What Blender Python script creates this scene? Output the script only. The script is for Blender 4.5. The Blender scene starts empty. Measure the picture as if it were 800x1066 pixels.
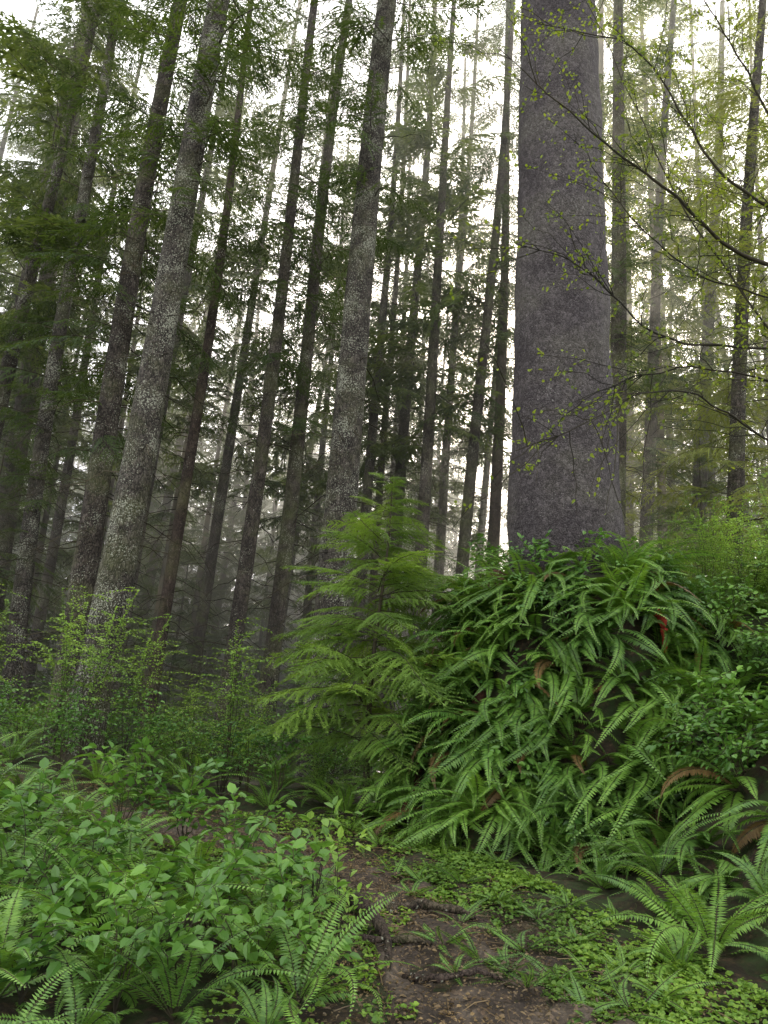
import bpy, math, random, time
import numpy as np
from mathutils import Vector, Matrix, noise as mnoise
T0=time.time()
def tick(s): print("T",s,round(time.time()-T0,1))
random.seed(7); rng=np.random.default_rng(7)
scene=bpy.context.scene
col=scene.collection
scene.view_settings.view_transform='Standard'; scene.view_settings.look='None'; scene.view_settings.exposure=0

# ---------------- camera ----------------
PITCH=math.radians(14.5); ROLL=math.radians(4.0); CAMZ=1.6; FP=770.0
F=np.array([0,math.cos(PITCH),math.sin(PITCH)])
U0=np.array([0,-math.sin(PITCH),math.cos(PITCH)]); R0=np.array([1.0,0,0])
R=R0*math.cos(ROLL)+U0*math.sin(ROLL); U=U0*math.cos(ROLL)-R0*math.sin(ROLL)
cam_d=bpy.data.cameras.new("camera"); cam=bpy.data.objects.new("camera",cam_d); col.objects.link(cam)
cam.matrix_world=Matrix(((R[0],U[0],-F[0],0),(R[1],U[1],-F[1],0),(R[2],U[2],-F[2],CAMZ),(0,0,0,1)))
cam_d.sensor_fit='VERTICAL'; cam_d.sensor_height=36; cam_d.lens=26; cam_d.clip_end=2000; cam_d.clip_start=0.05
scene.camera=cam
def ray(px,py): return F+(px-400)/FP*R+(533-py)/FP*U
def atY(px,py,Y):
    d=ray(px,py); return np.array([0,0,CAMZ])+d*(Y/d[1])

# ---------------- terrain ----------------
def sstep(a,b,x):
    t=np.clip((x-a)/(b-a),0,1); return t*t*(3-2*t)
def h0(Y): return 0.04*(np.clip(Y,0,10)-3)
def gp(px,py):
    d=ray(px,py); z=0.0
    for _ in range(12):
        t=(z-CAMZ)/d[2]; Y=d[1]*t; z=float(h0(Y))
    return (d[0]*t,Y)
path_c=[(1.0,-3),(0.95,1.5)]+[gp(*p) for p in [(555,1066),(490,1000),(435,950),(370,908),(310,882),(245,874)]]
path_c+=[(-3.6,8.7),(-6.5,9.5),(-12,10.2)]
path_w=[.9,.9,.66,.52,.42,.46,.55,.50,.25,.22,.3]
def seg_dist(X,Y,pts,ws=None):
    best=np.full(np.shape(X),1e9); 
    for i in range(len(pts)-1):
        a=np.array(pts[i],float); b=np.array(pts[i+1],float); d=b-a
        t=np.clip(((X-a[0])*d[0]+(Y-a[1])*d[1])/(d@d),0,1)
        dist=np.hypot(X-a[0]-t*d[0],Y-a[1]-t*d[1])
        if ws is not None: dist=dist-(ws[i]*(1-t)+ws[i+1]*t)
        best=np.minimum(best,dist)
    return best
def pdist(X,Y): return seg_dist(np.asarray(X,float),np.asarray(Y,float),path_c,path_w)
MC=(2.5,9.9)
def nz(X,Y):
    return (np.sin(X*1.3+1)*np.cos(Y*1.1)+.5*np.sin(X*3.1+Y*2.3)+.3*np.cos(X*6.3-Y*5.2)+.2*np.sin(X*11.7+Y*9.1))
def H(X,Y,path=True):
    X=np.asarray(X,float); Y=np.asarray(Y,float)
    z=h0(Y)+0.035*nz(X,Y)
    wob=0.14*np.sin(X*2.9+Y*1.7)+0.08*np.sin(X*5.1-Y*4.0)
    dm=np.hypot(X-MC[0],Y-MC[1])+wob
    m=3.08*(1-sstep(1.0,2.05,dm))
    db=seg_dist(X,Y,[(4.2,10.0),(9,9.3),(16,9)])+wob
    b=2.75*(1-sstep(0.6,2.7,db))
    dc=seg_dist(X,Y,[(4.6,6.8),(9,4.5)])+wob
    c=1.3*(1-sstep(0.5,2.5,dc))
    z=z+np.maximum(np.maximum(m,b),c)
    z=z+0.35*sstep(-1.5,-5,X)*(1-sstep(10,14,Y))
    fade=sstep(12,20,Y)
    z=z-2.6*sstep(11.5,30,Y)*(1-sstep(0,4,X)*.5) + 14*sstep(42,120,Y)+ fade*0.25*np.sin(X*.35)*np.cos(Y*.27)
    if path:
        z=z-0.07*(1-sstep(-0.05,0.25,pdist(X,Y)))
    return z
def Hs(x,y): return float(H(x,y))
def normals(x,y):
    e=.08; n=np.stack([-(H(x+e,y)-H(x-e,y))/(2*e),-(H(x,y+e)-H(x,y-e))/(2*e),np.ones(np.shape(x))],-1); return n/np.linalg.norm(n,axis=-1,keepdims=True)

# ---------------- materials ----------------
def newmat(name):
    m=bpy.data.materials.new(name); m.use_nodes=True; nt=m.node_tree; nt.nodes.clear()
    out=nt.nodes.new('ShaderNodeOutputMaterial'); return m,nt,out
def N(nt,t,**kw):
    n=nt.nodes.new(t)
    for k,v in kw.items():
        if k in n.inputs: n.inputs[k].default_value=v
        else: setattr(n,k,v)
    return n
def ramp(nt,stops):
    r=nt.nodes.new('ShaderNodeValToRGB'); e=r.color_ramp.elements
    while len(e)<len(stops): e.new(0.5)
    for i,(p,c) in enumerate(stops):
        e[i].position=p; e[i].color=(c[0],c[1],c[2],1) if not isinstance(c,float) else (c,c,c,1)
    return r
def mixc(nt,fac,a,b,bt='MIX'):
    m=nt.nodes.new('ShaderNodeMix'); m.data_type='RGBA'; m.blend_type=bt
    for s,v in ((0,fac),(6,a),(7,b)):
        if isinstance(v,(float,int)): m.inputs[s].default_value=v
        elif isinstance(v,tuple): m.inputs[s].default_value=(*v,1) if len(v)==3 else v
        else: nt.links.new(v,m.inputs[s])
    return m.outputs[2]
def leafmat(name,dark,light,trans=.35,rough=.5,tint=(1.2,1.1,.5),spec=.35):
    m,nt,out=newmat(name); L=nt.links.new
    g=N(nt,'ShaderNodeNewGeometry'); oi=N(nt,'ShaderNodeObjectInfo')
    a=N(nt,'ShaderNodeMath',operation='MULTIPLY'); a.inputs[1].default_value=.65; L(g.outputs['Random Per Island'],a.inputs[0])
    b=N(nt,'ShaderNodeMath',operation='MULTIPLY_ADD'); b.inputs[1].default_value=.35; L(oi.outputs['Random'],b.inputs[0]); L(a.outputs[0],b.inputs[2])
    c=mixc(nt,b.outputs[0],dark,light)
    n=N(nt,'ShaderNodeTexNoise'); n.inputs['Scale'].default_value=1.3; n.inputs['Detail'].default_value=1; L(g.outputs['Position'],n.inputs['Vector'])
    rr=ramp(nt,[(.3,(.65,.7,.75)),(.7,(1.25,1.2,1.0))]); L(n.outputs[0],rr.inputs[0])
    c=mixc(nt,1.0,c,rr.outputs[0],'MULTIPLY')
    p=N(nt,'ShaderNodeBsdfPrincipled'); L(c,p.inputs['Base Color']); p.inputs['Roughness'].default_value=rough; p.inputs['Specular IOR Level'].default_value=spec
    if trans<=0: L(p.outputs[0],out.inputs[0]); return m
    t=N(nt,'ShaderNodeBsdfTranslucent'); tc=mixc(nt,1.0,c,tint,'MULTIPLY'); L(tc,t.inputs[0])
    mx=N(nt,'ShaderNodeMixShader'); mx.inputs[0].default_value=trans; L(p.outputs[0],mx.inputs[1]); L(t.outputs[0],mx.inputs[2]); L(mx.outputs[0],out.inputs[0])
    return m
def barkmat(name,dark,mid,light,thr=1.0,scale=14,moss=.15,bump=.7,crev=.35,lsc=34,zs=.5,lcol=(.31,.315,.25),lo=.25):
    m,nt,out=newmat(name); L=nt.links.new
    tc=N(nt,'ShaderNodeTexCoord'); oi=N(nt,'ShaderNodeObjectInfo')
    mp=N(nt,'ShaderNodeMapping'); mp.inputs['Scale'].default_value=(1,1,zs)
    off=N(nt,'ShaderNodeVectorMath',operation='SCALE'); off.inputs['Scale'].default_value=37.0
    cx=N(nt,'ShaderNodeCombineXYZ'); 
    for i in range(3): L(oi.outputs['Random'],cx.inputs[i])
    L(cx.outputs[0],off.inputs[0]); ad=N(nt,'ShaderNodeVectorMath',operation='ADD'); L(tc.outputs['Object'],ad.inputs[0]); L(off.outputs[0],ad.inputs[1])
    L(ad.outputs[0],mp.inputs[0])
    n0=N(nt,'ShaderNodeTexNoise'); n0.inputs['Scale'].default_value=scale*.6; n0.inputs['Detail'].default_value=4; L(mp.outputs[0],n0.inputs['Vector'])
    dv=N(nt,'ShaderNodeVectorMath',operation='MULTIPLY_ADD'); L(n0.outputs['Color'],dv.inputs[0]); dv.inputs[1].default_value=(.16,.16,.16); L(mp.outputs[0],dv.inputs[2])
    v=N(nt,'ShaderNodeTexVoronoi'); v.feature='DISTANCE_TO_EDGE'; v.inputs['Scale'].default_value=scale; L(dv.outputs[0],v.inputs['Vector'])
    vc=N(nt,'ShaderNodeTexVoronoi'); vc.inputs['Scale'].default_value=scale; L(dv.outputs[0],vc.inputs['Vector'])
    n1=N(nt,'ShaderNodeTexNoise'); n1.inputs['Scale'].default_value=scale*3.0; n1.inputs['Detail'].default_value=5; n1.inputs['Roughness'].default_value=.7; L(mp.outputs[0],n1.inputs['Vector'])
    r1=ramp(nt,[(0,dark),(.10,mid),(.5,mid)]); L(v.outputs[0],r1.inputs[0])
    bw=N(nt,'ShaderNodeSeparateColor'); L(vc.outputs['Color'],bw.inputs[0])
    r2=ramp(nt,[(.3,0.0),(1.0,1.0)]); L(bw.outputs[0],r2.inputs[0])
    c=mixc(nt,r2.outputs[0],r1.outputs[0],light)
    r3=ramp(nt,[(.32,(lo,lo,lo)),(.68,(1.55,1.55,1.55))]); L(n1.outputs[0],r3.inputs[0])
    c=mixc(nt,.9,c,r3.outputs[0],'MULTIPLY')
    r4=ramp(nt,[(0,crev),(.09,1.0)]); L(v.outputs[0],r4.inputs[0]); c=mixc(nt,1.0,c,r4.outputs[0],'MULTIPLY')
    n2=N(nt,'ShaderNodeTexNoise'); n2.inputs['Scale'].default_value=1.1; n2.inputs['Detail'].default_value=6; n2.inputs['Roughness'].default_value=.65; L(ad.outputs[0],n2.inputs['Vector'])
    rv=ramp(nt,[(.35,(.65,.63,.66)),(.65,(1.25,1.25,1.2))]); L(n2.outputs[0],rv.inputs[0]); c=mixc(nt,1.0,c,rv.outputs[0],'MULTIPLY')
    rm=ramp(nt,[(.48,0.0),(.68,1.0)]); L(n2.outputs[0],rm.inputs[0])
    mm=N(nt,'ShaderNodeMath',operation='MULTIPLY'); mm.inputs[1].default_value=moss; L(rm.outputs[0],mm.inputs[0])
    c=mixc(nt,mm.outputs[0],c,(.10,.125,.035))
    n3=N(nt,'ShaderNodeTexNoise'); n3.inputs['Scale'].default_value=lsc; n3.inputs['Detail'].default_value=2; n3.inputs['Roughness'].default_value=.55; L(ad.outputs[0],n3.inputs['Vector'])
    n4=N(nt,'ShaderNodeTexNoise'); n4.inputs['Scale'].default_value=2.0; n4.inputs['Detail'].default_value=4; L(ad.outputs[0],n4.inputs['Vector'])
    s=N(nt,'ShaderNodeMath',operation='MULTIPLY_ADD'); s.inputs[1].default_value=.6; L(n4.outputs[0],s.inputs[0]); L(n3.outputs[0],s.inputs[2])
    rl=ramp(nt,[(thr-.3,0.0),(thr-.27,1.0)]); s2=N(nt,'ShaderNodeMath',operation='SUBTRACT'); s2.inputs[1].default_value=.3; L(s.outputs[0],s2.inputs[0]); L(s2.outputs[0],rl.inputs[0])
    c=mixc(nt,rl.outputs[0],c,lcol)
    p=N(nt,'ShaderNodeBsdfPrincipled'); L(c,p.inputs['Base Color']); p.inputs['Roughness'].default_value=.85; p.inputs['Specular IOR Level'].default_value=.25
    hm=N(nt,'ShaderNodeMath',operation='MULTIPLY_ADD'); hm.inputs[1].default_value=.8; L(n1.outputs[0],hm.inputs[0])
    hr=ramp(nt,[(0,0.0),(.2,.8),(.5,1.0)]); L(v.outputs[0],hr.inputs[0]); L(hr.outputs[0],hm.inputs[2])
    bp=N(nt,'ShaderNodeBump'); bp.inputs['Strength'].default_value=bump; bp.inputs['Distance'].default_value=.03; L(hm.outputs[0],bp.inputs['Height']); L(bp.outputs[0],p.inputs['Normal'])
    L(p.outputs[0],out.inputs[0]); return m
def soilmat(name,stops,scale=3,bump=.5,moss=None):
    m,nt,out=newmat(name); L=nt.links.new
    g=N(nt,'ShaderNodeNewGeometry')
    n=N(nt,'ShaderNodeTexNoise'); n.inputs['Scale'].default_value=scale; n.inputs['Detail'].default_value=9; n.inputs['Roughness'].default_value=.68; L(g.outputs['Position'],n.inputs['Vector'])
    r=ramp(nt,stops); L(n.outputs[0],r.inputs[0]); c=r.outputs[0]
    v=N(nt,'ShaderNodeTexVoronoi'); v.inputs['Scale'].default_value=42; L(g.outputs['Position'],v.inputs['Vector'])
    bw=N(nt,'ShaderNodeSeparateColor'); L(v.outputs['Color'],bw.inputs[0])
    rr=ramp(nt,[(0,(.45,.45,.45)),(.8,(1.1,1.1,1.1)),(1,(2.0,1.8,1.5))]); L(bw.outputs[0],rr.inputs[0]); c=mixc(nt,.8,c,rr.outputs[0],'MULTIPLY')
    if moss:
        n2=N(nt,'ShaderNodeTexNoise'); n2.inputs['Scale'].default_value=4.5; n2.inputs['Detail'].default_value=8; n2.inputs['Roughness'].default_value=.7; L(g.outputs['Position'],n2.inputs['Vector'])
        rm=ramp(nt,[(.45,0.0),(.60,.9)]); L(n2.outputs[0],rm.inputs[0]); c=mixc(nt,rm.outputs[0],c,moss)
    p=N(nt,'ShaderNodeBsdfPrincipled'); L(c,p.inputs['Base Color']); p.inputs['Roughness'].default_value=.8; p.inputs['Specular IOR Level'].default_value=.3
    bp=N(nt,'ShaderNodeBump'); bp.inputs['Strength'].default_value=bump; bp.inputs['Distance'].default_value=.05; L(n.outputs[0],bp.inputs['Height']); L(bp.outputs[0],p.inputs['Normal'])
    L(p.outputs[0],out.inputs[0]); return m
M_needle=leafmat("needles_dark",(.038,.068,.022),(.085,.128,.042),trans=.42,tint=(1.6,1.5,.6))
M_needleF=leafmat("needles_far_hazed",(.062,.097,.038),(.13,.175,.07),trans=.45,tint=(1.6,1.5,.7))  # distance haze put into the colour: paler base than the nearer needles
M_needleS=leafmat("needles_sunlit_tint",(.12,.155,.045),(.25,.30,.10),trans=.5,tint=(1.45,1.3,.65))  # sunlit copy of the needles, sunlight painted as a pale yellow-green base
M_needleY=leafmat("needles_young",(.115,.21,.045),(.25,.39,.085),trans=.4,tint=(1.3,1.2,.6))
M_fern=leafmat("fern_green",(.065,.165,.03),(.21,.38,.068),trans=.3,rough=.42,spec=.5)
M_fernD=leafmat("fern_dead",(.10,.06,.025),(.20,.13,.055),trans=.3)
M_salal=leafmat("salal_leaf",(.05,.14,.028),(.17,.34,.06),trans=.3,rough=.34,spec=.45)
M_huck=leafmat("huckleberry_leaf",(.15,.29,.06),(.34,.51,.13),trans=.45,tint=(1.2,1.15,.6))
M_maple=leafmat("maple_leaf",(.10,.17,.03),(.26,.34,.07),trans=.5,tint=(1.3,1.2,.4))
M_ox=leafmat("oxalis_leaf",(.085,.19,.03),(.27,.42,.065),trans=.35)
M_litter=leafmat("litter_leaf",(.05,.032,.02),(.24,.17,.09),trans=.1)
M_barkB=barkmat("bark_old_spruce",(.034,.028,.029),(.09,.077,.08),(.145,.128,.132),thr=1.02,scale=24,moss=.12,bump=.7,crev=.45,lsc=42,zs=.9,lcol=(.24,.23,.22),lo=.35)
M_barkL=barkmat("bark_lichened",(.02,.017,.015),(.072,.062,.052),(.12,.105,.09),thr=.90,scale=17,moss=.35,crev=.4,lsc=42,bump=.9)
M_barkM=barkmat("bark_grey",(.02,.017,.014),(.072,.06,.048),(.12,.10,.085),thr=.955,scale=17,moss=.5,crev=.4,lsc=40,bump=.9)
M_barkR=barkmat("bark_reddish",(.018,.013,.010),(.065,.046,.036),(.11,.082,.066),thr=1.0,scale=20,moss=.35,crev=.4)
M_barkF=leafmat("bark_far_hazed",(.09,.075,.055),(.16,.14,.11),trans=.0,rough=.9,spec=.1)  # paler bark colour stands in for haze on distant trunks
M_twig=leafmat("twig_bark",(.03,.025,.018),(.07,.06,.04),trans=.0,rough=.8,spec=.2)
M_limb=leafmat("mossy_limb",(.022,.018,.014),(.05,.044,.028),trans=.0,rough=.8,spec=.2)
M_rot=soilmat("rotten_wood",[(.3,(.03,.014,.009)),(.5,(.075,.034,.02)),(.7,(.12,.055,.035))],scale=6,bump=.8)
M_red=soilmat("red_heartwood",[(.3,(.16,.02,.012)),(.6,(.45,.05,.03))],scale=9)
M_path=soilmat("path_soil",[(.3,(.020,.015,.011)),(.5,(.058,.043,.032)),(.72,(.15,.12,.092))],scale=2.8,bump=1.0)
M_ground=soilmat("forest_floor",[(.3,(.014,.010,.006)),(.5,(.035,.025,.015)),(.7,(.07,.048,.028))],scale=4,bump=1.0,moss=(.028,.048,.013))

# ---------------- mesh helpers ----------------
class MB:
    def __init__(s): s.V=[];s.Q=[];s.mq=[];s.n=0
    def add(s,V,Q,mat=0):
        V=np.asarray(V,float).reshape(-1,3)
        s.Q.append(np.asarray(Q,int)+s.n); s.mq.append(np.broadcast_to(mat,(len(Q),)))
        s.V.append(V); s.n+=len(V)
    def arrays(s): return np.concatenate(s.V),np.concatenate(s.Q),np.concatenate(s.mq)
    def mesh(s,name,mats,smooth=False):
        V,Q,mq=s.arrays()
        me=bpy.data.meshes.new(name); me.vertices.add(len(V)); me.vertices.foreach_set('co',V.astype(np.float32).ravel())
        me.loops.add(len(Q)*4); me.loops.foreach_set('vertex_index',Q.ravel().astype(np.int32))
        me.polygons.add(len(Q)); me.polygons.foreach_set('loop_start',(np.arange(len(Q))*4).astype(np.int32))
        me.polygons.foreach_set('material_index',mq.astype(np.int32))
        me.polygons.foreach_set('use_smooth',np.full(len(Q),smooth))
        for m in mats: me.materials.append(m)
        me.update(calc_edges=True); return me
def link(me,name,loc=(0,0,0),rot=None,scale=1,parent=None,label=None,cat=None,group=None,kind=None):
    o=bpy.data.objects.new(name,me); o.location=loc
    if rot is not None: o.rotation_euler=rot
    if isinstance(scale,(int,float)): scale=(scale,)*3
    o.scale=scale; col.objects.link(o)
    if parent: o.parent=parent
    if label: o["label"]=label
    if cat: o["category"]=cat
    if group: o["group"]=group
    if kind: o["kind"]=kind
    return o
def norm(a): return a/np.maximum(np.linalg.norm(a,axis=-1,keepdims=True),1e-9)
def cross(a,b):
    a,b=np.broadcast_arrays(a,b)
    return np.stack([a[...,1]*b[...,2]-a[...,2]*b[...,1],a[...,2]*b[...,0]-a[...,0]*b[...,2],a[...,0]*b[...,1]-a[...,1]*b[...,0]],-1)
UP=np.array([0,0,1.0])
def tube(mb,P,r,sides=5,mat=0):
    P=np.asarray(P,float); n=len(P); r=np.broadcast_to(r,(n,)) if np.ndim(r)==0 else np.asarray(r)
    T=np.empty_like(P); T[1:-1]=P[2:]-P[:-2]; T[0]=P[1]-P[0]; T[-1]=P[-1]-P[-2]; T=norm(T)
    ref=UP if abs(T[0][2])<.9 else np.array([1.0,0,0])
    A=norm(cross(T,ref)); B=cross(T,A)
    th=np.arange(sides)/sides*2*math.pi
    V=P[:,None]+r[:,None,None]*(np.cos(th)[None,:,None]*A[:,None]+np.sin(th)[None,:,None]*B[:,None])
    i=np.repeat(np.arange(n-1),sides); j=np.tile(np.arange(sides),n-1); j2=(j+1)%sides
    mb.add(V.reshape(-1,3),np.stack([i*sides+j,i*sides+j2,(i+1)*sides+j2,(i+1)*sides+j],-1),mat=mat)
def kites(mb,P,D,S,L,W,mat=0,wp=.4,sag=0):
    P=np.asarray(P,float); n=len(P); L=np.broadcast_to(L,(n,))[:,None]; W=np.broadcast_to(W,(n,))[:,None]
    tip=P+D*L; tip[:,2]-=np.ravel(sag*L)
    V=np.stack([P,P+D*L*wp+S*W*.5,tip,P+D*L*wp-S*W*.5],1)
    mb.add(V.reshape(-1,3),np.arange(n*4).reshape(-1,4),mat=mat)
def leaves(mb,P,D,Nn,L,W,mat=0,fold=.15,droop=.12):
    P=np.asarray(P,float); n=len(P); D=norm(D); S=norm(cross(Nn,D)); Nn=cross(D,S)
    L=np.broadcast_to(L,(n,))[:,None]; W=np.broadcast_to(W,(n,))[:,None]
    t=P+D*L-Nn*L*droop; l1=P+D*L*.28+S*W*.46+Nn*W*fold; l2=P+D*L*.65+S*W*.42+Nn*W*fold-Nn*L*droop*.4
    r1=P+D*L*.28-S*W*.46+Nn*W*fold; r2=P+D*L*.65-S*W*.42+Nn*W*fold-Nn*L*droop*.4
    V=np.stack([P,l1,l2,t,r2,r1],1); b=np.arange(n)[:,None]*6
    mb.add(V.reshape(-1,3),np.concatenate([b+np.array([0,3,2,1]),b+np.array([0,5,4,3])]),mat=mat)

# ---------------- ground ----------------
def axis(segs):
    out=[]
    for a,b,s in segs: out.append(np.arange(a,b,s))
    return np.concatenate(out+[[segs[-1][1]]])
xs=axis([(-400,-60,20),(-60,-15,2.5),(-15,-6,.5),(-6,7,.09),(7,16,.4),(16,60,2.5),(60,400,20)])
ys=axis([(-60,-2,4),(-2,2.5,.4),(2.5,12,.09),(12,25,.4),(25,60,2),(60,140,5),(140,800,40)])
X,Y=np.meshgrid(xs,ys,indexing='xy'); Z=H(X,Y); PDg=pdist(X,Y)
fine=(X>-6)&(X<7)&(Y>2)&(Y<12)&(PDg>0)
for i,j in np.argwhere(fine):
    Z[i,j]+=.06*mnoise.fractal(Vector((X[i,j]*2.2,Y[i,j]*2.2,Z[i,j]*2.2)),.8,2.0,4)
ny,nx=X.shape; mb=MB(); ii,jj=np.meshgrid(np.arange(ny-1),np.arange(nx-1),indexing='ij')
mb.add(np.stack([X,Y,Z],-1).reshape(-1,3),np.stack([ii*nx+jj,ii*nx+jj+1,(ii+1)*nx+jj+1,(ii+1)*nx+jj],-1).reshape(-1,4))
link(mb.mesh("ground",[M_ground],True),"ground",kind="structure",label="dark forest floor with moss and needle litter",cat="ground")
pc=[];pw=[]
for i in range(1,len(path_c)-1):
    a=np.array(path_c[i]);b=np.array(path_c[i+1]); k=max(2,int(np.linalg.norm(b-a)/.06))
    for t in np.arange(k)/k: pc.append(a*(1-t)+b*t); pw.append(path_w[i]*(1-t)+path_w[i+1]*t)
pc=np.array(pc);pw=np.array(pw)
ker=np.ones(9)/9
for _ in range(3):
    q=pc.copy()
    for k in range(2): q[4:-4,k]=np.convolve(pc[:,k],ker,'valid')
    pc=q
T=norm(np.gradient(pc,axis=0)); S=np.stack([T[:,1],-T[:,0]],-1)
nw=37; w=np.linspace(-1,1,nw)
PX=pc[:,None,:]+S[:,None,:]*(w[None,:,None]*(pw[:,None,None]+.16))
PZ=H(PX[...,0],PX[...,1],False)-0.04-0.10*sstep(.82,1.0,np.abs(w))[None,:]
for i in range(PZ.shape[0]):
    for j in range(nw):
        PZ[i,j]+=.06*mnoise.fractal(Vector((PX[i,j,0]*2.5,PX[i,j,1]*2.5,0)),.6,2.0,6)
nn=len(pc); mb=MB(); ii,jj=np.meshgrid(np.arange(nn-1),np.arange(nw-1),indexing='ij')
mb.add(np.concatenate([PX,PZ[...,None]],-1).reshape(-1,3),np.stack([ii*nw+jj,ii*nw+jj+1,(ii+1)*nw+jj+1,(ii+1)*nw+jj],-1).reshape(-1,4))
link(mb.mesh("path",[M_path],True),"path",kind="structure",label="worn brown dirt trail through the ferns",cat="path")
tick("ground")
# ---------------- trunks ----------------
def twigs_into(mb,zlo,zhi,n,r0,Lm,seed,lean=(0,0),mat=1):
    r=np.random.default_rng(seed)
    for k in range(n):
        z=zlo+(zhi-zlo)*r.random(); a=r.random()*6.283; L=Lm*(.3+.9*r.random()**1.5); s=np.linspace(0,1,5)
        dz=-.25-.5*r.random(); wob=r.normal(size=(5,3))*.04*L; wob[0]=0
        P=np.stack([np.cos(a)*(r0*.5+s*L),np.sin(a)*(r0*.5+s*L),z+dz*L*s**1.6+.1*L*s],-1)+wob
        P[:,0]+=lean[0]*z;P[:,1]+=lean[1]*z
        tube(mb,P,np.linspace(.014,.003,5),3,mat)
        for q in range(3):
            b=P[2+q%3]; a2=a+r.normal()*.9; l2=L*.35*r.random()
            tube(mb,[b,b+np.array([math.cos(a2),math.sin(a2),-.5])*l2*.5,b+np.array([math.cos(a2),math.sin(a2),-.8])*l2],[.006,.004,.002],3,mat)
def trunk_mesh(name,P0,P1,r0,r1,mat,sides=28,rings=90,flare=.35,bend=0.0,seed=0,rough=.05,butt=.1,tw=None):
    P0=np.array(P0,float);P1=np.array(P1,float); s=np.linspace(0,1,rings)**1.5
    ax=P0+(P1-P0)*s[:,None]; Lz=np.linalg.norm(P1-P0)
    ax[:,0]+=bend*np.sin(s*math.pi*2.2+seed); ax[:,0]-=bend*math.sin(seed)*np.exp(-s*6)
    r=r0+(r1-r0)*s+flare*r0*np.exp(-s*Lz/(1.1*r0+.25))
    th=np.arange(sides)/sides*2*math.pi
    V=np.zeros((rings,sides,3))
    for i in range(rings):
        fl=math.exp(-s[i]*Lz/(2.0*r0+.3)); zz=s[i]*Lz*.9
        d=np.array([1+butt*fl*math.sin(5*t+seed)+rough*mnoise.fractal(Vector((math.cos(t)*2+seed,math.sin(t)*2,zz)),1,2,3) for t in th])
        V[i]=ax[i]+np.stack([np.cos(th)*d*r[i],np.sin(th)*d*r[i],np.zeros(sides)],-1)
    i,j=np.meshgrid(np.arange(rings-1),np.arange(sides),indexing='ij'); j2=(j+1)%sides
    mb=MB(); mb.add(V.reshape(-1,3),np.stack([i*sides+j,i*sides+j2,(i+1)*sides+j2,(i+1)*sides+j],-1).reshape(-1,4))
    if tw: twigs_into(mb,*tw)
    return mb.mesh(name,[mat,M_twig],True)

def branch_tmpl(seed,L=2.6,nt=15,el=.15,ew=.034,droop=.35,m=9,tw=.5,axis_=True,flat=.45):
    r=np.random.default_rng(seed); mb=MB()
    s=np.linspace(0,1,6); ax=np.stack([s*L,.08*L*np.sin(s*3+seed),-droop*L*s**2*.6+.06*L*np.sin(s*3)],-1)
    if axis_: tube(mb,ax,np.linspace(.018,.003,6),3,mat=1)
    P=[];D=[];S=[];LL=[];WW=[]
    for k in range(nt):
        for sg in (-1,1):
            sk=.12+.88*(k+r.random()*.7)/nt
            if sk>1: continue
            base=np.array([np.interp(sk,s,ax[:,q]) for q in range(3)])
            ln=L*tw*(1-.75*sk)*(.6+.5*r.random())*min(1,sk*4+.3)
            ang=math.radians(50+r.normal()*10); d=np.array([math.cos(ang),sg*math.sin(ang),-.15*flat/.45-.35*r.random()*flat/.45]); d/=np.linalg.norm(d)
            mm=max(2,int(m*ln/(L*tw)*1.3)); sd0=norm(cross(d,UP))
            P.append(base);D.append(d);S.append(sd0);LL.append(ln);WW.append(ew*1.2)
            for q in range(mm):
                f=(q+.5)/mm; pb=base+d*ln*f; pb[2]-=.12*ln*f*f
                for s2 in (-1,1):
                    dd=d*.75+sd0*s2*.65+r.normal(size=3)*.13; dd[2]-=.18*flat/.45; dd/=np.linalg.norm(dd)
                    P.append(pb);D.append(dd); nrm=UP+r.normal(size=3)*flat; S.append(norm(cross(dd,nrm)))
                    LL.append(el*(.6+.7*r.random())*(1.15-.5*f));WW.append(ew*(.7+.6*r.random()))
    kites(mb,np.array(P),np.array(D),np.array(S),np.array(LL),np.array(WW),mat=0,sag=.1)
    return mb.arrays()
BT=[branch_tmpl(i,el=.15,ew=.035,nt=14,m=9) for i in range(5)]
BTc=[branch_tmpl(60+i,nt=10,el=.30,ew=.072,m=6) for i in range(4)]
BTd=[branch_tmpl(80+i,nt=6,el=.8,ew=.26,m=3,axis_=False,tw=.45) for i in range(4)]
BTf=[branch_tmpl(20+i,nt=15,el=.15,ew=.036,m=9,tw=.42,droop=.45) for i in range(4)]
def rotm(az,pitch,roll):
    ca,sa=math.cos(az),math.sin(az); cp,sp=math.cos(-pitch),math.sin(-pitch); cr,sr=math.cos(roll),math.sin(roll)
    return np.array([[ca,-sa,0],[sa,ca,0],[0,0,1]])@np.array([[cp,0,sp],[0,1,0],[-sp,0,cp]])@np.array([[1,0,0],[0,cr,-sr],[0,sr,cr]])
def crown_into(mb,zlo,zhi,nb,Lmax,r,tm,lean=(0,0),base_frac=.7,power=1.0,off=(0,0,0)):
    for k in range(nb):
        f=(k+r.random())/nb; f=f**power
        z=zlo+(zhi-zlo)*f
        prof=min(1,base_frac+f*1.2)*(1-f**2.2*.88)
        Lb=Lmax*prof*(.6+.5*r.random())/2.6
        Mx=rotm(r.random()*6.283,math.radians(r.normal()*10-4+18*f),r.normal()*.3)*Lb
        V,Q,mq=tm[int(r.integers(len(tm)))]
        mb.V.append(V@Mx.T+np.array([off[0]+lean[0]*z,off[1]+lean[1]*z,off[2]+z])); mb.Q.append(Q+mb.n); mb.mq.append(mq); mb.n+=len(V)
def crown_mesh(name,zlo,zhi,nb,Lmax,seed,tm=BT,mat=M_needle,**kw):
    mb=MB(); crown_into(mb,zlo,zhi,nb,Lmax,np.random.default_rng(seed),tm,**kw); return mb.mesh(name,[mat,M_twig])

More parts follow.
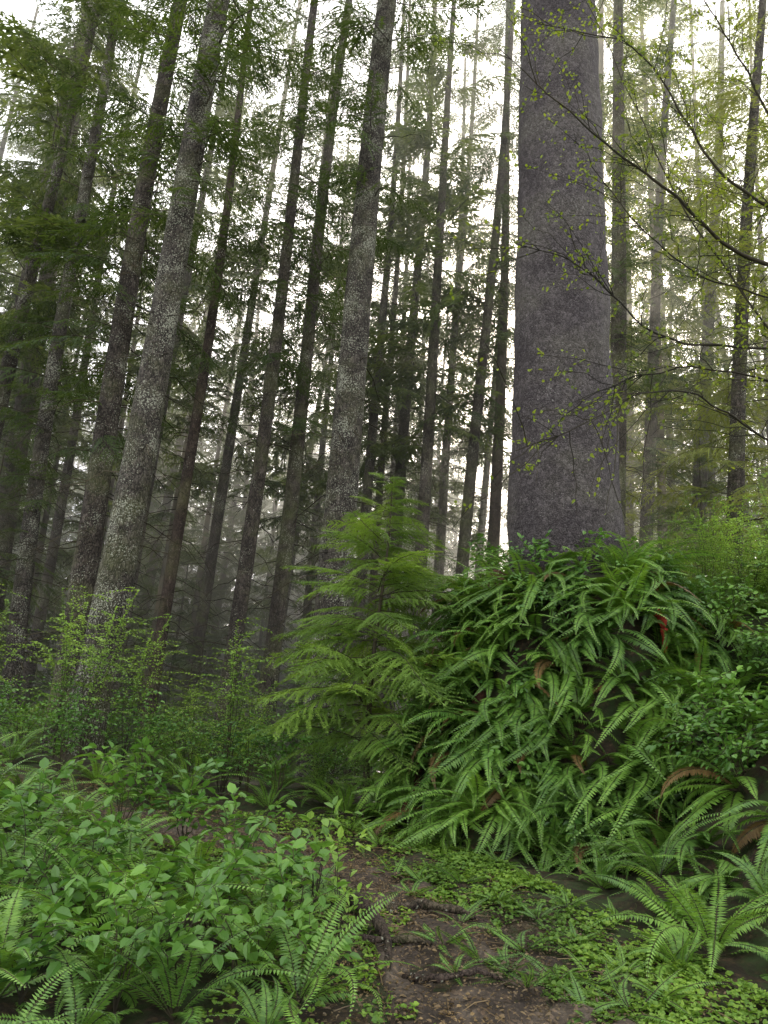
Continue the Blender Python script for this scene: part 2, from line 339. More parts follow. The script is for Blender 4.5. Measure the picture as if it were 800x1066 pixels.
GT="tall conifers of the forest stand"
def hero(px0,py0,px1,Yd,wpx,mat,crown_lo=9,nb=70,Lm=2.6,Ht=34,label="",bend=.1,seed=1,tw=60,twlo=2,flare=.15,sides=24,cm=None):
    A=atY(px0,py0,Yd); B=atY(px1,0,Yd); lean=((B[0]-A[0])/(B[2]-A[2]),0)
    x0=A[0]; 
    for _ in range(4): z0=Hs(x0,Yd); x0=A[0]+lean[0]*(z0-A[2])
    tA=np.linalg.norm(A-[0,0,CAMZ])*.98
    r0=wpx/FP*tA/2
    e=bpy.data.objects.new("spruce_tree",None); e.empty_display_size=.3; e.location=(x0,Yd,z0-.1); col.objects.link(e)
    e["label"]=label; e["category"]="tree"; e["group"]=GT
    link(trunk_mesh("trunk",(0,0,0),(lean[0]*Ht,0,Ht),r0*1.0,r0*.3,mat,sides=sides,flare=flare,bend=bend,seed=seed,butt=.05,tw=(twlo,crown_lo+6,tw,r0,1.3,seed,lean)),"trunk",parent=e)
    link(crown_mesh("crown",crown_lo,Ht,nb,Lm,seed,lean=lean,mat=cm or M_needle),"crown",parent=e)
hero(108,650,233,12,37,M_barkL,9,68,2.6,30,"tall spruce with grey bark speckled by pale lichen",.10,1,50)
hero(75,680,190,14.5,27,M_barkM,6.5,90,2.8,31,"dark grey spruce trunk with drooping dead twigs",.12,2,140,1.5)
hero(22,660,118,17,18,M_barkL,6,95,2.9,31,"slim spruce with pale lichen-covered trunk",.15,3,90)
hero(5,560,92,21,24,M_barkM,5,98,3.1,34,"mossy grey spruce in deep shade",.12,4,90)
hero(168,660,264,17.5,14,M_barkR,8,74,2.4,30,"slim reddish-brown conifer trunk with fine twigs",.12,5,140,1)
hero(243,660,331,17,18,M_barkM,9,72,2.6,32,"straight grey-brown spruce with moss patches",.1,6,90)
hero(288,620,366,18.5,19,M_barkM,9,74,2.7,33,"slender grey spruce with bare lower trunk",.12,7,90)
hero(352,560,406,13.5,39,M_barkL,10.5,64,2.5,32,"thick lichen-flecked spruce behind young hemlock",.08,8,70)
hero(420,510,452,24,15,M_barkM,8,82,2.7,34,"distant slim spruce in hazy light",.12,9,90)
hero(488,550,533,21,15,M_barkM,10,72,2.7,34,"dark brown spruce backlit by the sun",.12,10,100)
hero(514,545,532,23,15,M_barkR,11,72,2.7,34,"narrow dark spruce beside the sun glow",.1,11,80)
hero(463,550,497,26,11,M_barkM,9,80,2.7,34,"thin spruce pole with fine dead twigs",.1,21,90)
hero(395,560,428,25,10,M_barkR,9,80,2.6,34,"thin dark spruce pole in the haze",.1,22,90)
hero(640,420,646,18,21,M_barkM,9.5,70,2.6,34,"grey spruce trunk in hazy backlight",.08,12,70)
hero(676,450,702,22,15,M_barkM,8,82,2.7,34,"slim spruce in pale sunlit haze",.1,13,70)
hero(775,350,792,17,17,M_barkM,4,110,3.3,28,"feathery conifer with drooping branches tinted as sunlit",.1,14,40,cm=M_needleS)
hero(735,420,752,26,17,M_barkM,4,112,3.5,34,"feathery conifer tinted pale green like a glow in haze",.1,15,40,cm=M_needleS)
A=atY(590,560,9.9);B=atY(584,0,9.9); lean=((B[0]-A[0])/(B[2]-A[2]),0)
e=bpy.data.objects.new("giant_spruce_tree",None); zb=3.0; e.location=(A[0],9.9,zb); col.objects.link(e)
e["label"]="massive old spruce with scaly grey-purple bark on ferny mound"; e["category"]="tree"
link(trunk_mesh("trunk",(0,0,-.2),(lean[0]*44,0,44),.755,.12,M_barkB,sides=72,rings=200,flare=.14,bend=.03,seed=3,rough=.06,butt=.03),"trunk",parent=e)
link(crown_mesh("crown",14,44,80,4.0,77,lean=lean),"crown",parent=e)
tick("hero trees")
# ---------------- background trees ----------------
tv=[]
for k in range(7):
    Ht=30+2*(k%6)
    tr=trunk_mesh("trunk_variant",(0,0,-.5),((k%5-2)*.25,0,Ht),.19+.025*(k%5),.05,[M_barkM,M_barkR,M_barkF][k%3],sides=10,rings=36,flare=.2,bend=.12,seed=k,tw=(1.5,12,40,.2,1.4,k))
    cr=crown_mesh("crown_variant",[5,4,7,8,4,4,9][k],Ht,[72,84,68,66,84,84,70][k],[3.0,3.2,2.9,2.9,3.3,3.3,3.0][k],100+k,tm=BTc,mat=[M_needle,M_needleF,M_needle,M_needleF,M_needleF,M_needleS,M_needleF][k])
    tv.append((tr,cr))
placed=[]
def put_bg(x,Yd,k,s=None):
    s=s or random.uniform(.75,1.1)
    e=bpy.data.objects.new("conifer_tree",None); e.location=(x,Yd,Hs(x,Yd)); e.rotation_euler=(random.gauss(0,.015),random.gauss(0.01,.02),random.random()*6.28); e.scale=(s,s,s); col.objects.link(e)
    e["label"]="tall conifer with drooping boughs tinted a sunlit pale green" if k==5 else "tall shaded conifer with sparse drooping boughs"; e["category"]="tree"; e["group"]=GT
    for me,nm in zip(tv[k],("trunk","crown")): link(me,nm,parent=e)
    placed.append((x,Yd))
for px,Yd in [(-50,20),(-10,26),(50,24),(-90,26),(140,23),(215,25),(300,26),(385,23),(440,21),(465,29),(330,33),(700,25),(620,22.5),(-30,17.5),(500,30),(415,33),(660,29),(755,30)]:
    put_bg((px-400)/FP*Yd,Yd,6 if px<600 else 5,random.uniform(.98,1.15))
cnt=0; tries=0
while cnt<98 and tries<8000:
    tries+=1
    Yd=24+42*random.random()**.9; px=random.uniform(-90,890)
    x=(px-400)/FP*Yd*1.05
    if any((x-a)**2+(Yd-b)**2<6 for a,b in placed): continue
    if 510<px<570 and Yd<60: continue
    if 420<px<600 and random.random()<.3: continue
    k=random.randrange(5)
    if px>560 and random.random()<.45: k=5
    put_bg(x,Yd,k); cnt+=1
mb=MB(); r=np.random.default_rng(9)
for k in range(150):
    Yd=70+60*r.random(); x=r.uniform(-.72,.72)*Yd; Ht=r.uniform(20,36); z=Hs(x,Yd)
    if .12<x/Yd<.20: Ht*=.6
    tube(mb,[(x,Yd,z-1),(x+r.normal()*.4,Yd,z+Ht)],[.35,.05],5,mat=1)
    crown_into(mb,1,Ht,30,4.6,r,BTd,off=(x,Yd,z),base_frac=.9)
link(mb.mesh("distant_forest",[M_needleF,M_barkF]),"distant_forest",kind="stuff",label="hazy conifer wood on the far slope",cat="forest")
# ---------------- young understorey conifers ----------------
yv=[]
for k in range(4):
    Ht=[5,7,9,4][k]
    tr=trunk_mesh("young_trunk",(0,0,-.3),(0,0,Ht),.05+.012*Ht/2,.01,M_twig,sides=8,rings=20,flare=.2,bend=.04,seed=k)
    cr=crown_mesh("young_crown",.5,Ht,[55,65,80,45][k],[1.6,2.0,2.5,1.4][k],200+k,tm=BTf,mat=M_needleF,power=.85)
    yv.append((tr,cr))
yl=[]; cnt=0
while cnt<46:
    Yd=random.uniform(16.5,42); px=random.uniform(-40,840); x=(px-400)/FP*Yd
    if any((x-a)**2+(Yd-b)**2<4 for a,b in yl): continue
    if px>450 and Yd<19: continue
    yl.append((x,Yd)); cnt+=1; k=random.randrange(4); s=random.uniform(.8,1.2)
    e=bpy.data.objects.new("young_conifer",None); e.location=(x,Yd,Hs(x,Yd)); e.rotation_euler=(0,0,random.random()*6.28); e.scale=(s,s,s); col.objects.link(e)
    e["label"]="young understorey conifer with feathery dark boughs"; e["category"]="tree"; e["group"]="young conifers in the understorey"
    for me,nm in zip(yv[k],("trunk","crown")): link(me,nm,parent=e)
B=atY(385,760,9.7); top=atY(412,495,9.7); z0=Hs(B[0],9.7); Ht=top[2]-z0
e=bpy.data.objects.new("hemlock_sapling",None); e.location=(B[0],9.7,z0); col.objects.link(e)
e["label"]="young hemlock with layered bright green feathery sprays"; e["category"]="tree"
link(trunk_mesh("trunk",(0,0,-.1),(0.05,0,Ht),.045,.006,M_twig,sides=10,rings=30,flare=.2,bend=.04,seed=2),"trunk",parent=e)
BTs=[branch_tmpl(40+i,nt=24,el=.085,ew=.025,m=19,tw=.50,droop=.28,flat=.32) for i in range(4)]
link(crown_mesh("crown",.7,Ht,122,1.75,303,tm=BTs,mat=M_needleY,power=.88),"crown",parent=e)
tick("trees")
# ---------------- ferns ----------------
def fern_mesh(seed,nf=15,L=.85,pairs=40,pl=.065,pw_=.018,el=(25,75),droop=(60,110),dead=.03,fan=None):
    r=np.random.default_rng(seed); mb=MB()
    for k in range(nf):
        az=k*2.39996+r.normal()*.25; f=(k+.5)/nf
        if fan: az=r.uniform(-fan,fan)
        e0=math.radians(el[0]+(el[1]-el[0])*f+r.normal()*8); dr=math.radians(r.uniform(*droop)); Lf=L*(.6+.55*r.random())
        m=20; s=np.linspace(0,1,m); a=np.maximum(e0-dr*s**(.9 if fan else 1.4),-1.5); ds=Lf/(m-1)
        rad=np.concatenate([[0],np.cumsum(np.cos(a[:-1])*ds)]); zz=np.concatenate([[0],np.cumsum(np.sin(a[:-1])*ds)])
        twist=r.normal()*.35*s**2; caz,saz=np.cos(az+twist),np.sin(az+twist)
        C=np.stack([rad*caz,rad*saz,zz],-1); mat=1 if (r.random()<dead and f<.5) else 0
        tube(mb,C,np.linspace(.0035,.001,m),3,mat=2)
        si=.10+.90*(np.arange(pairs)+.5)/pairs
        Pc=np.stack([np.interp(si,s,C[:,q]) for q in range(3)],-1)
        T=norm(np.stack([np.interp(si,s,g) for g in norm(np.gradient(C,axis=0)).T],-1))
        S0=np.array([-math.sin(az),math.cos(az),0.0]); Nn=norm(cross(T,S0))
        prof=np.clip(np.minimum((si-.02)/.22,1),.35,1)*(1-np.clip((si-.35)/.65,0,1)**1.7*.93)
        ro=r.normal()*.45
        for sg in (-1,1):
            D=norm(S0*sg*.92+T*.36+Nn*(-.12+sg*ro*.6)+r.normal(size=T.shape)*.06)
            W=np.maximum(pw_*(.7+.3*prof),.004)
            kites(mb,Pc,D,T,pl*prof*(.92+.16*r.random(pairs)),W,mat=mat,wp=.3,sag=.12)
    return mb.mesh("sword_fern",[M_fern,M_fernD,M_twig])
FV=[fern_mesh(i,nf=[14,18,16,20,15,17][i],L=[.7,.9,.8,.85,.65,.9][i]) for i in range(6)]
FW=[fern_mesh(50+i,nf=[14,17,13,16,15][i],L=[.85,1.08,.8,.98,.9][i],el=(10,78),droop=(80,140),dead=.05,pl=.09,pw_=.028,fan=[1.25,1.3,1.5,1.2,1.6][i]) for i in range(5)]
FS=[fern_mesh(70+i,nf=11,L=.34,pairs=24,pl=.034,pw_=.011,el=(12,45),droop=(20,50),dead=.03) for i in range(3)]
fern_pts=[]
def align(n,blend,yaw):
    up=Vector((n[0]*blend,n[1]*blend,(1-blend)+n[2]*blend)).normalized()
    return (up.to_track_quat('Z','Y').to_matrix()@Matrix.Rotation(yaw,3,'Z')).to_euler()
def inview(x,y,m=120):
    z=H(x,y)+.4-CAMZ; d=y*F[1]+z*F[2]; d2=np.maximum(d,.3)
    u=(x*R[0]+y*R[1]+z*R[2])/d2*FP+400; v=533-(x*U[0]+y*U[1]+z*U[2])/d2*FP
    return (d>.5)&(u>-m)&(u<800+m)&(v<1066+200)
def scatter(box,n,mind,cond,place,weight=True,pts=fern_pts,M=6000):
    x=rng.uniform(box[0],box[1],M); y=rng.uniform(box[2],box[3],M)
    k=cond(x,y); x=x[k]; y=y[k]; nn=normals(x,y)
    if weight:
        k=rng.random(len(x))<np.minimum(1,.35/nn[:,2]); x,y,nn=x[k],y[k],nn[k]
    z=H(x,y); c=0
    for i in range(len(x)):
        if c>=n: break
        if pts:
            q=np.array(pts)-(x[i],y[i],z[i])
            if (np.einsum('ij,ij->i',q,q)<mind*mind).any(): continue
        pts.append((x[i],y[i],z[i])); place(x[i],y[i],z[i],nn[i]); c+=1
    return c
def put_fern(x,y,z,nn):
    steep=nn[2]<.85; s=random.uniform(.75,1.2)
    if y<4.2 and x<.5: s*=.75
    if steep and random.random()<.9: rot=(random.gauss(0,.16),random.gauss(0,.16),math.atan2(nn[1],nn[0])+random.gauss(0,.35)); me=random.choice(FW)
    else: rot=align(nn,.5 if steep else .3,random.random()*6.28); me=random.choice(FV)
    link(me,"sword_fern",(x,y,z-.02),rot,(s,s,s),
         label="green sword fern with fronds hanging down mossy mound" if steep else "arching green sword fern on the forest floor",cat="fern",group="sword ferns")
md=lambda x,y: np.hypot(x-MC[0],y-MC[1])
gapc=lambda x,y: ~((x>-2.4)&(x<.3)&(y>5.8)&(y<9.6)&(pdist(x,y)<.85))
nm=scatter((0.0,5.2,7.2,10.6),140,.23,lambda x,y: (md(x,y)>1.05)&(md(x,y)<2.15)&(y<10.4)&inview(x,y)&(pdist(x,y)>.1),put_fern,M=14000)
nb_=scatter((3.8,8,5.0,10.2),56,.38,lambda x,y: (md(x,y)>2.0)&inview(x,y,60),put_fern)
nr=scatter((1.9,4.2,3.6,8.2),18,.42,lambda x,y: (pdist(x,y)>.8)&inview(x,y)&(x>2.1),put_fern)
nl_=scatter((-6,.3,2.6,8.9),62,.43,lambda x,y: (pdist(x,y)>np.where(y<6,.5,.2))&inview(x,y)&(x<.2)&gapc(x,y),put_fern)
nf_=scatter((-8,.2,9.0,14),20,.6,lambda x,y: (pdist(x,y)>.2)&inview(x,y)&gapc(x,y),put_fern)
print("ferns",nm,nb_,nr,nl_,nf_)
for (px,py) in [(462,985),(500,1000),(548,1028),(430,930),(480,925),(520,905),(395,880),(460,895),(610,1050),(365,865),(560,960),(600,985),(650,1010),(410,905),(445,880),(520,945),(690,1045),(640,960),(330,925),(300,915),(260,905),(345,950),(700,1000),(580,1020),(475,1010),(530,1010),(420,885),(500,890),(440,915),(545,985),(590,950),(620,1020),(660,1050),(555,925),(480,960)]:
    x,y=gp(px,py); s=random.uniform(.7,1.2)
    link(random.choice(FS),"deer_fern",(x,y,Hs(x,y)+.02),(random.gauss(0,.1),random.gauss(0,.1),random.random()*6.28),s,label="small low deer fern rosette at trail edge",cat="fern",group="small deer ferns")
tick("ferns")
# ---------------- shrubs ----------------
def shrub_mesh(name,seed,mat,nst=10,Hh=.8,spread=.45,leafL=.075,leafW=.042,sp=.045,nbr=4,brL=.3,up=.5,twr=.004):
    r=np.random.default_rng(seed); mb=MB(); P=[];D=[];NN=[]
    def line(Pts,frac):
        Lt=np.sum(np.linalg.norm(np.diff(Pts,axis=0),axis=1)); n=max(2,int(Lt*(1-frac)/sp)); t=np.linspace(0,1,len(Pts))
        f=frac+(1-frac)*(np.arange(n)+.5)/n
        b=np.stack([np.interp(f,t,Pts[:,q]) for q in range(3)],-1); b2=np.stack([np.interp(np.minimum(1,f+.05),t,Pts[:,q]) for q in range(3)],-1)
        tg=norm(b2-b+1e-6); sd=norm(cross(tg,UP)+r.normal(size=(n,3))*.2)*np.where(np.arange(n)%2,1,-1)[:,None]
        d=tg*.45+sd*.8; d[:,2]+=r.normal(size=n)*.25
        P.append(b);D.append(d);NN.append(UP+r.normal(size=(n,3))*.35)
        P.append(Pts[-1:]);D.append(norm(Pts[-1:]-Pts[-2:-1]));NN.append(UP+r.normal(size=(1,3))*.3)
    s=np.linspace(0,1,8)[:,None]
    for k in range(nst):
        a=r.random()*6.283; rr=spread*math.sqrt(r.random()); h=Hh*(.6+.5*r.random())
        E=np.array([math.cos(a)*rr,math.sin(a)*rr,h]); C=np.array([math.cos(a)*rr*.25,math.sin(a)*rr*.25,h*.75])
        Pts=2*s*(1-s)*C+s*s*E+np.concatenate([np.zeros((1,3)),r.normal(size=(7,3))*.012])
        tube(mb,Pts,np.linspace(twr*1.6,twr*.5,8),3,mat=1); line(Pts,.35)
        for q in range(nbr):
            i=r.integers(3,8); b=Pts[i]; a2=r.random()*6.283; l=brL*(.5+.7*r.random()); d=np.array([math.cos(a2),math.sin(a2),up*r.random()])
            Pb=b+np.linspace(0,1,5)[:,None]*d*l; Pb[:,2]-=np.linspace(0,1,5)**2*l*.25
            tube(mb,Pb,np.linspace(twr*.8,twr*.3,5),3,mat=1); line(Pb,.1)
    P=np.concatenate(P);D=np.concatenate(D);NN=np.concatenate(NN)
    n=len(P); leaves(mb,P,D,NN,leafL*(.6+.6*r.random(n)),leafW*(.7+.5*r.random(n)),mat=0)
    return mb.mesh(name,[mat,M_twig])
SV=[shrub_mesh("salal_shrub",i,M_salal,nst=11,Hh=[.7,.85,.6][i],spread=.42) for i in range(3)]
SVb=[shrub_mesh("salal_broad",40+i,M_salal,nst=6,Hh=[.7,.9,.6][i],spread=.42,leafL=.12,leafW=.075,sp=.07,nbr=3,brL=.3) for i in range(3)]
SVl=[shrub_mesh("salal_low",10+i,M_salal,nst=9,Hh=.38,spread=.35,leafL=.09,leafW=.055,brL=.2) for i in range(2)]
SPR=shrub_mesh("leafy_sprig",91,M_huck,nst=4,Hh=.85,spread=.16,leafL=.10,leafW=.055,sp=.06,nbr=1,brL=.2)
HV=[shrub_mesh("huckleberry_bush",20+i,M_huck,nst=[7,8,9][i],Hh=[1.5,1.9,1.1][i],spread=.5,leafL=.038,leafW=.026,sp=.024,nbr=9,brL=.45,up=.6) for i in range(3)]
TV=[shrub_mesh("salmonberry_shrub",30+i,M_salal,nst=9,Hh=[1.1,1.4][i],spread=.6,leafL=.07,leafW=.046,sp=.05,nbr=5,brL=.45,up=.4) for i in range(2)]
sh_pts=[]
def put_s(meshes,name,label,cat,grp,smin=.8,smax=1.2,bl=.3):
    def f(x,y,z,nn):
        s=random.uniform(smin,smax)
        link(random.choice(meshes),name,(x,y,z-.02),align(nn,bl,random.random()*6.28),s,label=label,cat=cat,group=grp)
    return f
pS=put_s(SV+SVb,"salal_shrub","leafy salal shrub with glossy oval leaves","shrub","salal shrubs",bl=.4)
pL=put_s(SVl,"salal_shrub","low leafy salal growing on the mossy mound","shrub","salal shrubs",bl=.6)
pH=put_s(HV,"huckleberry_bush","airy huckleberry bush with tiny pale green leaves","shrub","huckleberry bushes",.75,1.1)
pT=put_s(TV,"salmonberry_shrub","loose green salmonberry shrub in undergrowth","shrub","salmonberry shrubs",.7,1.0)
scatter((.4,4.6,8.0,11.2),44,.24,lambda x,y: (.85<md(x,y))&(md(x,y)<1.4) ,put_s(SV+SVb,"salal_shrub","leafy salal shrub with glossy oval leaves","shrub","salal shrubs",.5,.75,.5),pts=sh_pts,weight=False)
scatter((.4,5,7.4,10.6),13,.40,lambda x,y: (1.3<md(x,y))&(md(x,y)<2.05)&inview(x,y),pL,pts=sh_pts)
scatter((3.5,7,8.8,11),26,.42,lambda x,y: md(x,y)>1.3,pH,pts=sh_pts,weight=False)
scatter((3.3,8,8.2,11),20,.40,lambda x,y: md(x,y)>1.2,pT,pts=sh_pts,weight=False)
scatter((3.4,8,6.5,11),46,.38,lambda x,y: md(x,y)>1.5,pS,pts=sh_pts,weight=False)
sp2=[]
for (px,py,s) in [(215,985,1.0),(300,1000,.8),(30,905,1.),(120,880,1.),(190,890,1.),(60,1000,.9),(120,1050,.75),(290,935,.7),(240,940,.9),(20,960,.9),(180,1050,.8),(150,850,1.),(330,1030,.6),(150,960,.9),(90,930,.9),(250,1030,.8),(20,1050,.8),(60,850,1.1),(100,990,.8),(10,840,1.1),(100,845,1.1),(-20,870,1.1),(200,862,.8)]:
    x,y=gp(px,py); me=random.choice(SVb)
    if pdist(x,y)<.02: continue
    link(me,"salal_shrub",(x,y,Hs(x,y)-.02),(random.gauss(0,.1),random.gauss(0,.1),random.random()*6.28),s,label="leafy salal shrub with bright green oval leaves beside trail",cat="shrub",group="salal shrubs")
for (px,py,s) in [(350,990,.8),(325,970,.9),(365,1005,.5)]:
    x,y=gp(px,py); link(SPR,"leafy_sprig",(x,y,Hs(x,y)-.02),(0,0,random.random()*6),s,label="upright light green leafy sprig beside the trail",cat="plant",group="leafy sprigs")
for (px,Yd,s) in [(118,10.4,1.2),(160,10.6,1.05),(92,10.9,1.15),(262,10.6,1.15),(285,10.9,.95),(10,10.4,1.05),(350,10.2,.6),(400,9.3,.5),(225,10.9,.8)]:
    x=(px-400)/FP*Yd; link(random.choice(HV[:2]),"huckleberry_bush",(x,Yd,Hs(x,Yd)),(0,0,random.random()*6),s,label="tall airy huckleberry bush with tiny pale green leaves",cat="shrub",group="huckleberry bushes")
scatter((-9,0.2,9.2,15),32,.75,lambda x,y: (pdist(x,y)>.15)&inview(x,y) ,pT,pts=sp2,weight=False)
scatter((-9,-0.6,12.5,16),8,.9,lambda x,y: (pdist(x,y)>.4)&inview(x,y),pH,pts=sp2,weight=False)
scatter((-14,14,15,26),40,1.3,lambda x,y: inview(x,y),put_s(TV+HV[2:],"understorey_shrub","dark understorey shrub beneath the conifers","shrub","understorey shrubs",1.0,1.7),pts=sp2,weight=False)
tick("shrubs")
# ---------------- oxalis ground cover ----------------
M=240000; x=rng.uniform(-2.4,3.6,M); y=rng.uniform(3.3,9.2,M); pd=pdist(x,y)
kk=nz(x*1.7+3,y*1.9)*.5+.5*np.sin(x*7+y*3)*np.cos(y*6-x*3)+.3*np.sin(x*17+y*5)*np.sin(y*15)
right=x>.5; lim=np.where(right,-.06,-.06)
ok=inview(x,y)&(pd>lim+.34*kk)&(pd<1.0)&(md(x,y)>1.9)&(right|(rng.random(M)<.35))&(rng.random(M)<np.clip(.55-.8*kk,.06,1))
x=x[ok][:13500];y=y[ok][:13500]
zz=H(x,y)+.012+.06*rng.random(len(x)); ctr=np.stack([x,y,zz],-1); mb=MB(); sz=.4+1.1*rng.random(len(x))**1.5; a0=rng.random(len(x))*6.28; tl=rng.normal(size=ctr.shape)*.4
for q in range(3):
    a=a0+q*2.094
    Dd=np.stack([np.cos(a),np.sin(a),rng.normal(size=len(x))*.2],-1); leaves(mb,ctr,Dd,UP+tl,.024*sz,.028*sz,mat=0,fold=.1)
link(mb.mesh("ground_cover_clover",[M_ox]),"ground_cover_clover",kind="stuff",label="bright green wood sorrel carpet along the trail",cat="ground cover")
mb=MB(); x=rng.uniform(-4,3.5,60000); y=rng.uniform(3,10,60000); pd=pdist(x,y); k=(pd<.7)&(md(x,y)>1.9); x=x[k];y=y[k]
zz=np.where(pdist(x,y)<.1,H(x,y,False)-.03,H(x,y)+.01)+.03*rng.random(len(x)); a=rng.random(len(x))*6.283
leaves(mb,np.stack([x,y,zz],-1),np.stack([np.cos(a),np.sin(a),rng.normal(size=len(x))*.15],-1),UP+rng.normal(size=(len(x),3))*.4,.012+.035*rng.random(len(x))**3,.008+.018*rng.random(len(x))**2)
for q in range(600):
    i=rng.integers(len(x)); a=rng.random()*6.283; l=.03+.28*rng.random()**2; p=np.array([x[i],y[i],zz[i]+.008]); d=np.array([math.cos(a),math.sin(a),0])
    tube(mb,[p,p+d*l*.5+[0,0,.006],p+d*l+rng.normal(size=3)*.01],[.0035,.003,.0015],4)
link(mb.mesh("leaf_litter",[M_litter]),"leaf_litter",kind="stuff",label="scattered brown leaves and twigs on dirt",cat="leaf litter")

# ---------------- roots ----------------
def root(pts,r,label,mat=M_rot,name="tree_root"):
    P=np.array(pts,float); t=np.linspace(0,1,len(P)); tt=np.linspace(0,1,40)
    Q=np.stack([np.interp(tt,t,P[:,q]) for q in range(3)],-1)
    for _ in range(3): Q[1:-1]=(Q[:-2]+Q[1:-1]*2+Q[2:])/4
    Q+=np.array([[.012*mnoise.noise(Vector((i*.5,k*3,0))) for k in range(3)] for i in range(40)])
    rr=r*(1-.6*tt)*(1+.2*np.sin(tt*23)); mb=MB(); tube(mb,Q,rr,10); o=Q[0].copy()
    me=mb.mesh(name,[mat],True); me.transform(Matrix.Translation(-Vector(o)))
    link(me,name,o,label=label,cat="root",group="exposed tree roots")
def gz(px,py,dz=0):
    x,y=gp(px,py); return (x,y,float(H(x,y,False))-.02+dz)
root([gz(345,938,-.03),gz(368,950,.06),gz(388,966,.07),gz(405,990,.03),gz(400,1015,-.05)],.055,"exposed dark root curling over the dirt trail",M_barkR)
root([gz(345,965,-.03),gz(385,985,.03),gz(430,990,.03),gz(455,985,-.03)],.032,"thin exposed root crossing the dirt trail",M_barkR)
root([gz(400,950,-.02),gz(440,948,.05),gz(480,956,.04),gz(530,965,-.04)],.04,"thin exposed root crossing the dirt trail",M_barkR)
root([gz(420,1010,-.03),gz(455,1022,.03),gz(500,1018,.03),gz(550,1030,-.04)],.025,"thin exposed root crossing the dirt trail",M_barkR)
for (ang,rad0) in [(195,.12),(207,.10),(180,.12)]:
    pts=[]
    for rr in (0.9,1.25,1.5,1.75,2.0,2.3):
        a=math.radians(ang+8*math.sin(rr*5)); xx=MC[0]+rr*math.cos(a); yy=MC[1]+rr*math.sin(a); pts.append((xx,yy,Hs(xx,yy)+.03))
    root(pts,rad0,"decayed reddish-brown root on the fern mound")
p=atY(688,650,8.45); 
root([(p[0]-.05,p[1],p[2]+.14),(p[0],p[1]-.06,p[2]+.03),(p[0]+.02,p[1]-.05,p[2]-.10),(p[0]+.08,p[1]+.1,p[2]-.3)],.055,"broken piece of red heartwood among the ferns",M_red,"broken_wood")

# ---------------- vine maple with overhanging branches ----------------
mbw=MB(); P=[];D=[];NN=[]
r=np.random.default_rng(5)
def smooth(P,n=40):
    P=np.array(P,float); t=np.linspace(0,1,len(P)); tt=np.linspace(0,1,n); Q=np.stack([np.interp(tt,t,P[:,q]) for q in range(3)],-1)
    for _ in range(4): Q[1:-1]=(Q[:-2]+2*Q[1:-1]+Q[2:])/4
    return Q
def mbranch(pts,d0,d1,r0,leaf=.5,sub=10):
    n=len(pts); W=[atY(a,b,d0+(d1-d0)*i/(n-1)) for i,(a,b) in enumerate(pts)]
    Q=smooth(W); Q+= np.array([[.03*mnoise.noise(Vector((i*.35+pts[0][1],k*5,0))) for k in range(3)] for i in range(len(Q))])
    tube(mbw,Q,np.linspace(r0*.8,.0035,len(Q)),6)
    for k in range(sub):
        i=int(r.integers(6,39)); b=Q[i]; tg=norm(Q[min(i+1,39)]-Q[i-1]); l=.3+.8*r.random(); d=norm(tg*.8+r.normal(size=3)*.5); 
        s=np.linspace(0,1,7)[:,None]; T=b+s*d*l+np.array([0,0,-.15*l])*s**2+np.concatenate([np.zeros((1,3)),r.normal(size=(6,3))*.014])
        tube(mbw,T,np.linspace(.005,.0018,7),4)
        m=int(16*leaf)
        for q in range(m):
            f=int(r.integers(1,7))
            if r.random()<.6: P.append(T[f]);D.append(d*.3+r.normal(size=3)*.6);NN.append(UP+r.normal(size=3)*.5)
            if r.random()<.45:
                l3=.25*r.random()+.05; d3=norm(d+r.normal(size=3)*.7); tube(mbw,[T[f],T[f]+d3*l3*.5,T[f]+d3*l3+[0,0,-.02]],[.0026,.0018,.001],3)
                if r.random()<leaf:
                    for z in range(4): P.append(T[f]+d3*l3*(.25+.25*z));D.append(d3*.4+r.normal(size=3)*.5);NN.append(UP+r.normal(size=3)*.4)
mbranch([(990,330),(880,300),(800,277),(757,258),(718,218),(680,185),(630,150),(585,110),(520,50)],6.3,5.4,.034,.5,30)
mbranch([(990,330),(860,250),(800,216),(748,180),(712,125),(690,80),(650,40),(560,25)],6.3,5.6,.026,.9,30)
mbranch([(990,380),(880,370),(800,362),(735,360),(680,350),(640,310),(600,270),(540,255)],6.3,5.4,.020,.5,26)
mbranch([(990,480),(880,470),(800,462),(760,430),(715,405),(660,410),(600,448),(535,468)],6.3,5.2,.016,.4,26)
mbranch([(990,330),(870,200),(800,120),(770,60),(740,10),(700,-40)],6.3,5.6,.022,.9,26)
mbranch([(990,440),(880,410),(800,395),(720,380),(650,395),(600,420)],6.3,5.8,.015,.7,26)
mbranch([(990,500),(880,330),(800,310),(720,285),(660,230),(630,190)],6.3,6.2,.016,.7,26)
mbranch([(990,520),(880,440),(790,330),(700,200),(640,60),(600,-20)],6.3,6.6,.018,.9,30)
e=bpy.data.objects.new("vine_maple_tree",None); base=atY(990,480,6.3); bz=Hs(base[0],6.3); e.location=(base[0],6.3,bz); col.objects.link(e)
e["label"]="vine maple with long bare mossy branches and small leaves"; e["category"]="tree"
mt=MB(); tp=atY(990,300,6.3); tube(mt,smooth([(base[0]+.1,6.4,bz-.2),(base[0]-.05,6.3,bz+1.0),tuple(base),tuple(tp),(tp[0]+.2,6.5,tp[2]+2)]),np.linspace(.07,.03,40),10)
me=mt.mesh("trunk",[M_limb],True); me.transform(Matrix.Translation(-e.location)); link(me,"trunk",parent=e)
me=mbw.mesh("branches",[M_limb],True); me.transform(Matrix.Translation(-e.location)); link(me,"branches",parent=e)
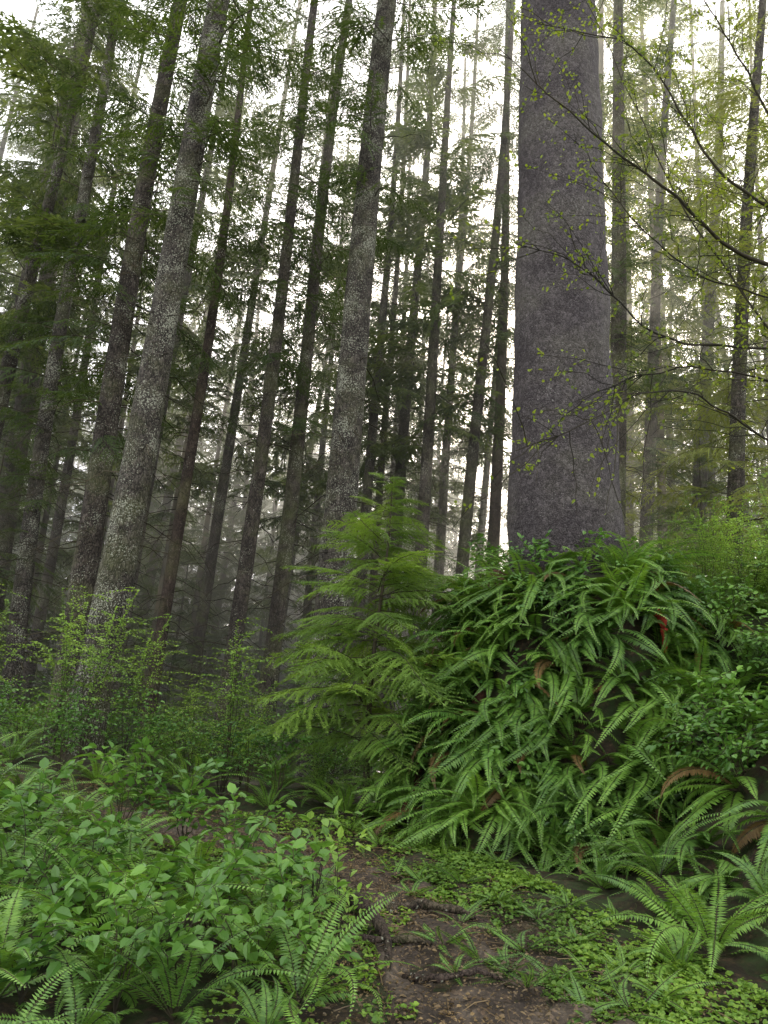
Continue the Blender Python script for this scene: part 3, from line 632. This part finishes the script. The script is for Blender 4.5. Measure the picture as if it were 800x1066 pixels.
ml=MB(); n=len(P); leaves(ml,np.array(P),np.array(D),np.array(NN),.038*(.6+.7*r.random(n)),.027*(.7+.5*r.random(n)))
me=ml.mesh("crown",[M_maple]); me.transform(Matrix.Translation(-e.location)); link(me,"crown",parent=e)

# ---------------- forest mist (real volume in the stand) ----------------
m,nt,out=newmat("forest_mist"); vs=N(nt,'ShaderNodeVolumeScatter'); vs.inputs['Color'].default_value=(1,.98,.88,1); vs.inputs['Density'].default_value=.013; vs.inputs['Anisotropy'].default_value=.62
nt.links.new(vs.outputs[0],out.inputs['Volume'])
mb=MB(); x0,x1,y0,y1,z0,z1=-75,75,15.5,135,-6,34
V=[(x,y,z) for z in (z0,z1) for (x,y) in ((x0,y0),(x1,y0),(x1,y1),(x0,y1))]
mb.add(V,[(0,3,2,1),(4,5,6,7),(0,1,5,4),(1,2,6,5),(2,3,7,6),(3,0,4,7)])
link(mb.mesh("mist",[m]),"mist",kind="structure",label="thin sunlit mist hanging among the trees",cat="mist")
# ---------------- light ----------------
sd=ray(531,375); sd=sd/np.linalg.norm(sd)
elev=math.asin(sd[2]); az=math.atan2(sd[0],sd[1])
w=bpy.data.worlds.new("World"); scene.world=w; w.use_nodes=True; nt=w.node_tree; nt.nodes.clear()
sky=nt.nodes.new('ShaderNodeTexSky'); sky.sky_type='NISHITA'; sky.sun_disc=False; sky.sun_elevation=elev; sky.sun_rotation=az; sky.dust_density=3.0
bg=nt.nodes.new('ShaderNodeBackground'); bg.inputs[1].default_value=0.15; wo=nt.nodes.new('ShaderNodeOutputWorld')
bg2=nt.nodes.new('ShaderNodeBackground'); bg2.inputs[0].default_value=(1,.975,.91,1); bg2.inputs[1].default_value=2.0
ad=nt.nodes.new('ShaderNodeAddShader')
nt.links.new(sky.outputs[0],bg.inputs[0]); nt.links.new(bg.outputs[0],ad.inputs[0]); nt.links.new(bg2.outputs[0],ad.inputs[1]); nt.links.new(ad.outputs[0],wo.inputs[0])
sl=bpy.data.lights.new("sun",'SUN'); sl.energy=5; sl.angle=math.radians(.5); sl.color=(1,.9,.72)
so=bpy.data.objects.new("sun",sl); col.objects.link(so); so.rotation_euler=Vector(sd).to_track_quat('Z','Y').to_euler(); so.location=(0,0,30)
tick("end")
